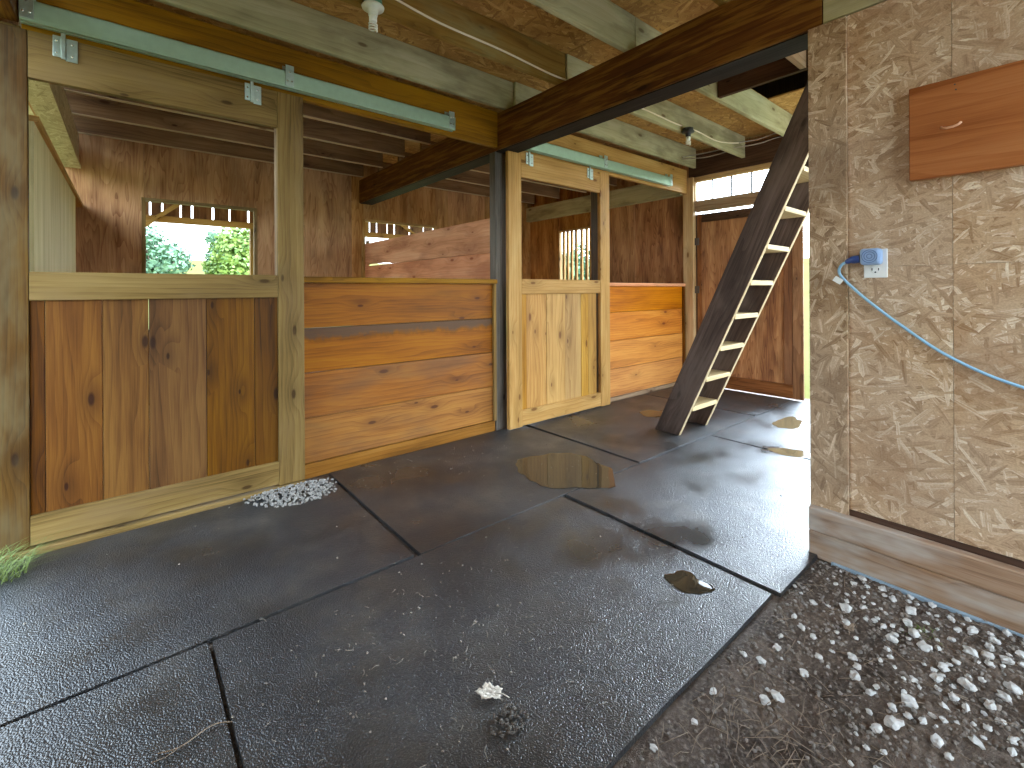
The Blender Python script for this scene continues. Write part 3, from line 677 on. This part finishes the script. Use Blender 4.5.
# ------------------------------------------------------------------ puddles
def puddle(cx, cy, rx, ry, rot, mat, label, seed, z=.0185, amp=.25):
    m = MB(); n = 48; pts = []
    for k in range(n):
        a = 2 * PI * k / n
        r = 1 + amp * mnoise.noise(Vector((math.cos(a) * 1.3 + seed * 7, math.sin(a) * 1.3, seed))) * 1.6 + .08 * mnoise.noise(Vector((math.cos(a) * 5, math.sin(a) * 5, seed)))
        x, y = rx * r * math.cos(a), ry * r * math.sin(a)
        pts.append((x * math.cos(rot) - y * math.sin(rot), x * math.sin(rot) + y * math.cos(rot)))
    rings = [(1.0, .0), (.96, .0004), (.9, .0007), (.5, .0008)]
    for (s0, z0), (s1, z1) in zip(rings[:-1], rings[1:]):
        for k in range(n):
            a, b = pts[k], pts[(k + 1) % n]
            m.face([(cx + a[0] * s0, cy + a[1] * s0, z + z0), (cx + b[0] * s0, cy + b[1] * s0, z + z0), (cx + b[0] * s1, cy + b[1] * s1, z + z1), (cx + a[0] * s1, cy + a[1] * s1, z + z1)], [(0, 0)] * 4, True)
    m.face([(cx + p[0] * .5, cy + p[1] * .5, z + .0008) for p in pts], [(0, 0)] * n, True)
    o = m.build('puddle', mat, loc=(cx, cy, z))
    return tag(o, label, 'puddle')
puddle(2.22, 2.14, .27, .31, .3, 'water', 'still puddle mirroring the pale plank door', 1)
puddle(1.73, .985, .07, .085, .2, 'water', 'small round puddle near the gravel edge of the large mat', 2)
puddle(4.48, 1.58, .24, .10, .1, 'mud_water', 'tan muddy puddle past the doorway, nearer the end door', 3)
puddle(3.68, 1.27, .09, .13, .5, 'mud_water', 'tan muddy puddle by the doorway post edge', 4)
puddle(3.86, 2.50, .14, .16, .4, 'water', 'shallow puddle just behind the ladder foot', 7)

# ------------------------------------------------------------------ dirt, stones, gravel, litter
m = MB(); X0, X1, Y0, Y1, st = .75, 2.342, -.15, .80, .0062
nx, ny = int((X1 - X0) / st), int((Y1 - Y0) / st)
def dh(x, y):
    v = Vector((x, y, 0))
    return .004 + .010 * mnoise.noise(v * 5) + .006 * mnoise.noise(v * 22) + .006 * mnoise.noise(v * 55) + .004 * mnoise.noise(v * 120) - .02 * max(0, min(1, (y - .68) / .06))
vv = [(X0 + i * st, Y0 + j * st) for i in range(nx + 1) for j in range(ny + 1)]
m.v = [(x, y, dh(x, y)) for (x, y) in vv]
for i in range(nx):
    for j in range(ny):
        a = i * (ny + 1) + j
        m.f.append((a, a + ny + 1, a + ny + 2, a + 1)); m.uv.append([(0, 0)] * 4); m.sm.append(True)
tag(m.build('dirt', 'dirt', kind='stuff'), 'trodden brown dirt below the particle board wall', 'dirt', kind='stuff')

def stone_mesh(m, c, r, flat=.6, seed=0, rz=0.0, n=1):
    import bmesh
    bm = bmesh.new(); bmesh.ops.create_icosphere(bm, subdivisions=n, radius=1)
    el = random.uniform(.6, 1.0)
    for v in bm.verts:
        k = 1 + .6 * mnoise.noise(v.co * 1.4 + Vector((seed * 3.7, seed * 1.3, 0)))
        p = Vector((v.co.x * k * r, v.co.y * k * r * el, v.co.z * k * r * flat)); p.rotate(Matrix.Rotation(rz, 3, 'Z')); v.co = p
    i0 = len(m.v); m.v += [tuple(Vector(c) + v.co) for v in bm.verts]
    for f in bm.faces: m.f.append(tuple(i0 + v.index for v in f.verts)); m.uv.append([(0, 0)] * 3); m.sm.append(False)
    bm.free()
protos = []
for k in range(7):
    m = MB(); stone_mesh(m, (0, 0, 0), .0135, .6, k + 1, 0, 2); protos.append(m)
meshes = []
rng = random.Random(5)
first = True; placed = []
def inside_dirt(x, y): return x < 2.33 and y < .72 and not (x > 2.2 and y > .69)
tries = 0
while len(placed) < 230 and tries < 9000:
    tries += 1
    x = rng.uniform(.98, 2.33); y = rng.uniform(.0, .71)
    # dense towards the gravel strip beside the board wall, sparse on the trodden part
    dens = .06 + .94 * max(0, min(1, ((.42 - y) * 1.25 + (x - 1.36) * .7) * 1.5))
    if rng.random() > dens: continue
    s = rng.choice((.5, .65, .8, 1.0, 1.2, 1.45)) * rng.uniform(.85, 1.15) * (1.0 if dens > .4 else .8)
    if any((x - p[0]) ** 2 + (y - p[1]) ** 2 < (.0155 * (s + p[2])) ** 2 for p in placed): continue
    placed.append((x, y, s))
for (x, y, s) in placed:
    k = rng.randrange(7)
    if k >= len(meshes):
        while len(meshes) <= k:
            o = protos[len(meshes)].build('white_stone', 'stone'); meshes.append(o.data); bpy.data.objects.remove(o)
    o = bpy.data.objects.new('white_stone', meshes[k]); C.objects.link(o)
    o.location = (x, y, dh(x, y) + .0045 * s); o.rotation_euler = (rng.uniform(-.3, .3), rng.uniform(-.3, .3), rng.uniform(0, 6.28)); o.scale = (s, s, s)
    tag(o, 'small white stone lying on the brown dirt by the particle board wall', 'stone', 'white stones on the dirt')
m = MB()
for k in range(3000):
    x = rng.uniform(.85, 2.345); y = rng.uniform(-.05, .73)
    if x > .98 and y > .735: continue
    w = .25 + .75 * max(0, min(1, (x - 1.2) / .7))
    if rng.random() > w: continue
    stone_mesh(m, (x, y, dh(x, y) + .001), rng.uniform(.0025, .008), .7, k % 37, rng.uniform(0, 6), 1)
tag(m.build('gravel', 'stone_grey', kind='stuff'), 'fine grey gravel mixed into the brown dirt', 'gravel', kind='stuff')
m = MB()
for k in range(520):
    x = .47 + .52 * rng.betavariate(2.2, 1.8); y = rng.uniform(2.82, 3.06)
    t_ = (x - .44) / .55; wdt = .06 + .20 * math.sin(max(.05, t_) * PI * .8)
    y = 2.985 - rng.random() ** 1.3 * wdt
    h = .018 + .022 * max(0, 1 - (2.985 - y) / max(.02, wdt)) * math.sin(max(0.05, min(1, t_)) * PI)
    stone_mesh(m, (x, y, h * rng.uniform(.85, 1.05)), rng.uniform(.005, .011), .75, k % 31, rng.uniform(0, 6), 1)
tag(m.build('gravel', 'stone_heap', kind='stuff'), 'heap of white gravel spilled below the end of the brown door', 'gravel', kind='stuff')
m = MB()
for k in range(700):
    if k < 400: x, y = rng.gauss(.85, .42), rng.gauss(1.30, .26)
    elif k < 540: x, y = rng.uniform(.9, 2.5), rng.uniform(2.5, 3.05)
    else: x, y = rng.uniform(-.3, 2.6), rng.uniform(.9, 3.0)
    if not (-.5 < x < 5 and .78 < y < 3.0): continue
    stone_mesh(m, (x, y, .0195), rng.choice((.001, .0013, .0018, .0025, .004)) * rng.uniform(.7, 1.2), .7, k % 29, rng.uniform(0, 6), 1)
for k in range(70):
    x, y = rng.gauss(.8, .35), rng.gauss(1.35, .28)
    if not (.25 < x < 1.9 and .8 < y < 1.84): continue
    a = rng.uniform(0, 6.28); L = rng.uniform(.01, .035)
    m.tube([(x, y, .0205), (x + L * .5 * math.cos(a), y + L * .5 * math.sin(a), .022), (x + L * math.cos(a + .3), y + L * math.sin(a + .3), .0205)], .0009, 5)
tag(m.build('debris', 'debris', kind='stuff'), 'dirt crumbs and chaff scattered over the rubber mats', 'debris', kind='stuff')
m = MB()
for k in range(260):
    x, y = (rng.uniform(.9, 2.3), rng.uniform(.05, .72)) if k < 140 else (rng.gauss(1.25, .16), rng.gauss(.52, .12)); a = rng.uniform(0, 6.28); L = rng.uniform(.03, .11); z = dh(x, y) + .004
    q = lambda s, h: (x + L * s * math.cos(a + .2 * s), y + L * s * math.sin(a + .2 * s), z + h)
    if q(1, 0)[1] > .72 or q(1, 0)[0] > 2.33: continue
    m.tube([q(0, 0), q(.5, .006), q(1, .001)], .0008, 5)
tag(m.build('straw', 'straw', kind='stuff'), 'loose straw and rootlets lying on the brown dirt', 'straw', kind='stuff')
# twig on the mat
tw = MB().tube(bez([(.215, 1.47, .0215), (.17, 1.49, .023), (.10, 1.475, .0215), (.055, 1.49, .0215)]), .0016, 6)
tw.tube(bez([(.10, 1.476, .0215), (.07, 1.465, .023), (.04, 1.472, .0215)]), .0011, 6)
tag(tw.build('twig', 'straw'), 'thin pale twig lying on the bare rubber mat', 'twig')
# dry lobed leaf
def leaf(x, y, s, rot, label, mat):
    n = 44; out = []
    for k in range(n):
        a = 2 * PI * k / n
        r = s * (.55 + .33 * abs(math.cos(2.5 * a)) ** .8 + .08 * math.cos(17 * a))
        out.append((r * math.cos(a) * 1.15, r * math.sin(a) * .8))
    m = MB(); R = Matrix.Rotation(rot, 2)
    def Z(p): return .006 + .9 * (abs(p[1]) ** 1.0) * .25 + .004 * mnoise.noise(Vector((p[0] * 90, p[1] * 90, 1)))
    for k in range(n):
        a, b = out[k], out[(k + 1) % n]
        for (s0, s1) in ((0, .5), (.5, 1)):
            q = [(a[0] * s0, a[1] * s0), (a[0] * s1, a[1] * s1), (b[0] * s1, b[1] * s1), (b[0] * s0, b[1] * s0)]
            if s0 == 0: q = q[:3]
            P = []
            for p in q:
                w = R @ Vector(p); P.append((x + w.x, y + w.y, .018 + Z(p)))
            m.face(P, [(0, 0)] * len(P), True)
    t = thing('dry_leaf', (x, y, .018), label, 'leaf')
    o = m.build('blade', mat, t)
    sd = o.modifiers.new('thick', 'SOLIDIFY'); sd.thickness = .0012
    w0 = R @ Vector((-s * .5, 0)); w1 = R @ Vector((-s * 1.5, s * .1))
    MB().tube([(x + w0.x, y + w0.y, .026), (x + (w0.x + w1.x) / 2, y + (w0.y + w1.y) / 2, .0275), (x + w1.x, y + w1.y, .0205)], .0013, 6).build('stalk', mat, t)
leaf(.808, 1.085, .040, 2.3, 'curled pale dry leaf on the large rubber mat', 'leaf_dry')
leaf(1.95, .50, .030, .4, 'brown dry leaf on the dirt near the baseboard', 'straw')
bpy.data.objects['dry_leaf.001'].location.z = .004
for o in bpy.data.objects['dry_leaf.001'].children: pass
# clump of manure-like dirt beside the leaf
m = MB()
for k in range(70): 
    a = rng.uniform(0, 6.28); r = .05 * math.sqrt(rng.random())
    stone_mesh(m, (.80 + r * math.cos(a) * 1.2, .985 + r * math.sin(a) * .8, .020 + .004 * rng.random()), rng.uniform(.003, .007), .7, k, rng.uniform(0, 6), 1)
tag(m.build('dirt_clump', 'clod', kind='stuff'), 'crumbly dirt clump right beside the curled pale leaf', 'dirt', kind='stuff')
# grass at the outer corner
def grass(cx, cy, n, hmax, spread, label, seed, lean=(0, 0)):
    rg = random.Random(seed); m = MB()
    for k in range(n):
        a = rg.uniform(0, 6.28); r = spread * math.sqrt(rg.random()); bx, by = cx + r * math.cos(a), cy + r * math.sin(a)
        h = hmax * rg.uniform(.4, 1); d = rg.uniform(0, 6.28); b = h * rg.uniform(.3, 1.0); w = rg.uniform(.002, .0042)
        dx, dy = math.cos(d) * b + lean[0] * h, math.sin(d) * b + lean[1] * h; px, py = -math.sin(d) * w, math.cos(d) * w
        prev = None
        for i in range(5):
            s = i / 4; c = (bx + dx * s * s, by + dy * s * s, .0 + h * (s - .35 * s * s)); ww = 1 - .9 * s
            cur = ((c[0] + px * ww, c[1] + py * ww, c[2]), (c[0] - px * ww, c[1] - py * ww, c[2]))
            if prev: m.face([prev[0], prev[1], cur[1], cur[0]], [(0, 0)] * 4, True)
            prev = cur
    return tag(m.build('grass_tuft', 'blade'), label, 'grass', kind='stuff')
grass(-.44, 2.86, 240, .19, .11, 'green grass tuft at the outer corner of the big brown door', 3, (.3, -.2))
grass(2.10, .33, 22, .04, .06, 'sparse green sprouts in the gravel near the baseboard', 4)

# ------------------------------------------------------------------ outside: lean-to, trees
t = thing('lean_to', (2.5, 8.6, 0), 'open lean-to roof with brown boards outside the back windows', 'shed')
MB().box(-2.0, 7.0, 8.56, 8.66, 2.24, 2.33).build('eave_beam', 'frame_pale', t, bevel=.004)
m = MB(); x = -2.0; rg = random.Random(11)
while x < 7.0:
    w = rg.choice((.12, .2, .24, .3)); m.box(x, x + w, 8.60, 8.622, 2.33, 2.95, g=2); x += w + rg.choice((.022, .03))
m.build('fascia_boards', 'door_red', t)
mt = Matrix.Translation((2.5, 7.4, 2.90)) @ Matrix.Rotation(-.05, 4, 'X')
MB().box(-4.6, 4.6, -1.25, 1.6, .0, .03, g=1, mtx=mt).build('roof', 'old_dark', t)
for px in (-1.6, 1.55, 4.6): MB().box(px, px + .1, 8.56, 8.66, -.05, 2.24).build('post', 'frame', t, bevel=.004)
def brace(x0, z0, x1, z1):
    L = math.hypot(x1 - x0, z1 - z0); a = math.atan2(z1 - z0, x1 - x0)
    mt = Matrix.Translation((x0, 8.54, z0)) @ Matrix.Rotation(-a, 4, 'Y')
    MB().box(0, L, -.015, .02, -.03, .03, g=0, mtx=mt).build('brace', 'frame_pale', t, bevel=.003)
brace(.02, 2.02, .68, 2.60); brace(4.1, 2.62, 4.75, 2.2); brace(3.5, 2.3, 3.5001, 2.8)

def tree(x, y, h, r, zc, mat, label, seed, n=5200, lf=.16, group=None):
    rg = random.Random(seed); t = thing('tree', (x, y, 0), label, 'tree')
    m = MB(); m.tube([(x, y, -.3), (x + .1, y, h * .3), (x - .05, y + .1, h * .7)], [r * .09, r * .07, r * .03], 10)
    for k in range(7):
        a = k * .9 + rg.random(); m.tube([(x, y, h * .35), (x + r * .35 * math.cos(a), y + r * .35 * math.sin(a), h * .55), (x + r * .7 * math.cos(a), y + r * .7 * math.sin(a), h * (.6 + .25 * rg.random()))], [r * .035, r * .022, r * .008], 6)
    m.build('trunk', 'bark', t)
    m = MB(); cl = []
    for k in range(26):
        u = Vector((rg.gauss(0, 1), rg.gauss(0, 1), rg.gauss(0, 1))).normalized() * rg.uniform(.45, .85)
        cl.append((Vector((x + u.x * r, y + u.y * r, zc + u.z * (h - zc))), r * rg.uniform(.25, .42)))
    for k in range(n):
        c, cr = rg.choice(cl); d = Vector((rg.gauss(0, 1), rg.gauss(0, 1), rg.gauss(0, 1))).normalized() * cr * rg.uniform(.6, 1.05)
        p = c + d; nrm = (d.normalized() + Vector((rg.gauss(0, .5), rg.gauss(0, .5), rg.gauss(0, .5)))).normalized()
        a = nrm.cross(Vector((rg.random() - .5, rg.random() - .5, rg.random()))).normalized(); b = nrm.cross(a); s = lf * rg.uniform(.6, 1.2)
        m.face([p - a * s, p + b * s * .55, p + a * s, p - b * s * .55], [(0, 0)] * 4)
    m.build('foliage', mat, t)
tree(.85, 25, 4.3, 1.85, 2.35, 'leaf_blue', 'round blue green tree seen through the big back window', 21, n=9000, lf=.12)
tree(4.45, 25.5, 4.4, 1.95, 2.3, 'leaf_yellow', 'yellow green tree seen through the back window beside its frame edge', 22, n=9000, lf=.12)
tree(4.3, 29, 4.9, 1.3, 2.9, 'leaf_blue', 'blue green tree standing behind the yellow green one', 25, n=6000, lf=.12)
tree(20, 17.0, 3.6, 2.6, 2.0, 'leaf_blue', 'tree outside the barred window in the end wall', 23)
tree(34, 15.5, 6.6, 2.2, 4.6, 'leaf_blue', 'tree outside the transom over the hinged end door', 24)

# ------------------------------------------------------------------ camera
F = 462.12; TH = .877; RHO = -.0055
r = Vector((math.sin(TH), -math.cos(TH), 0)); z = Vector((0, 0, 1)); f = Vector((math.cos(TH), math.sin(TH), 0))
R = r * math.cos(RHO) + z * math.sin(RHO); U = z * math.cos(RHO) - r * math.sin(RHO)
cam = bpy.data.cameras.new('camera'); co = bpy.data.objects.new('camera', cam); C.objects.link(co)
co.matrix_world = Matrix(((R.x, U.x, -f.x, 0), (R.y, U.y, -f.y, 0), (R.z, U.z, -f.z, 1.2), (0, 0, 0, 1)))
cam.sensor_width = 36; cam.sensor_fit = 'HORIZONTAL'; cam.lens = F / 1024 * 36; cam.shift_y = -(384 - 290.3) / 1024; cam.clip_start = .02
bpy.context.scene.camera = co

# ------------------------------------------------------------------ light: overcast sky through the openings
w = bpy.data.worlds.new('world'); bpy.context.scene.world = w; w.use_nodes = True
nt = w.node_tree; nt.nodes.clear()
out = nt.nodes.new('ShaderNodeOutputWorld'); bg = nt.nodes.new('ShaderNodeBackground'); nt.links.new(bg.outputs[0], out.inputs[0])
def wn_(typ, **p):
    nd = nt.nodes.new(typ)
    for k, v in p.items(): setattr(nd, k, v)
    return nd
tc = wn_('ShaderNodeTexCoord'); sx = wn_('ShaderNodeSeparateXYZ'); nt.links.new(tc.outputs[0], sx.inputs[0])
rp = wn_('ShaderNodeValToRGB'); nt.links.new(sx.outputs[2], rp.inputs[0])
rp.color_ramp.elements[0].position = 0; rp.color_ramp.elements[0].color = (.80, .91, 1, 1)
rp.color_ramp.elements[1].position = .8; rp.color_ramp.elements[1].color = (.62, .80, 1, 1)
# bright sky lobe added towards the end wall for glare on the doorway mats
dt = wn_('ShaderNodeVectorMath', operation='DOT_PRODUCT'); nt.links.new(tc.outputs[0], dt.inputs[0]); dt.inputs[1].default_value = Vector((.90, -.10, .46)).normalized()
mx = wn_('ShaderNodeMath', operation='MAXIMUM'); nt.links.new(dt.outputs['Value'], mx.inputs[0]); mx.inputs[1].default_value = 0
pw = wn_('ShaderNodeMath', operation='POWER'); nt.links.new(mx.outputs[0], pw.inputs[0]); pw.inputs[1].default_value = 12
ma = wn_('ShaderNodeMath', operation='MULTIPLY_ADD'); nt.links.new(pw.outputs[0], ma.inputs[0]); ma.inputs[1].default_value = 15.0; ma.inputs[2].default_value = 2.6
nt.links.new(rp.outputs[0], bg.inputs[0]); nt.links.new(ma.outputs[0], bg.inputs[1])
sc = bpy.context.scene
sc.view_settings.view_transform = 'Standard'; sc.view_settings.look = 'None'; sc.view_settings.gamma = 1; sc.view_settings.use_curve_mapping = False
sc.view_settings.exposure = 1.8
sc.cycles.use_denoising = True
sc.cycles.max_bounces = 10; sc.cycles.diffuse_bounces = 6; sc.cycles.glossy_bounces = 4
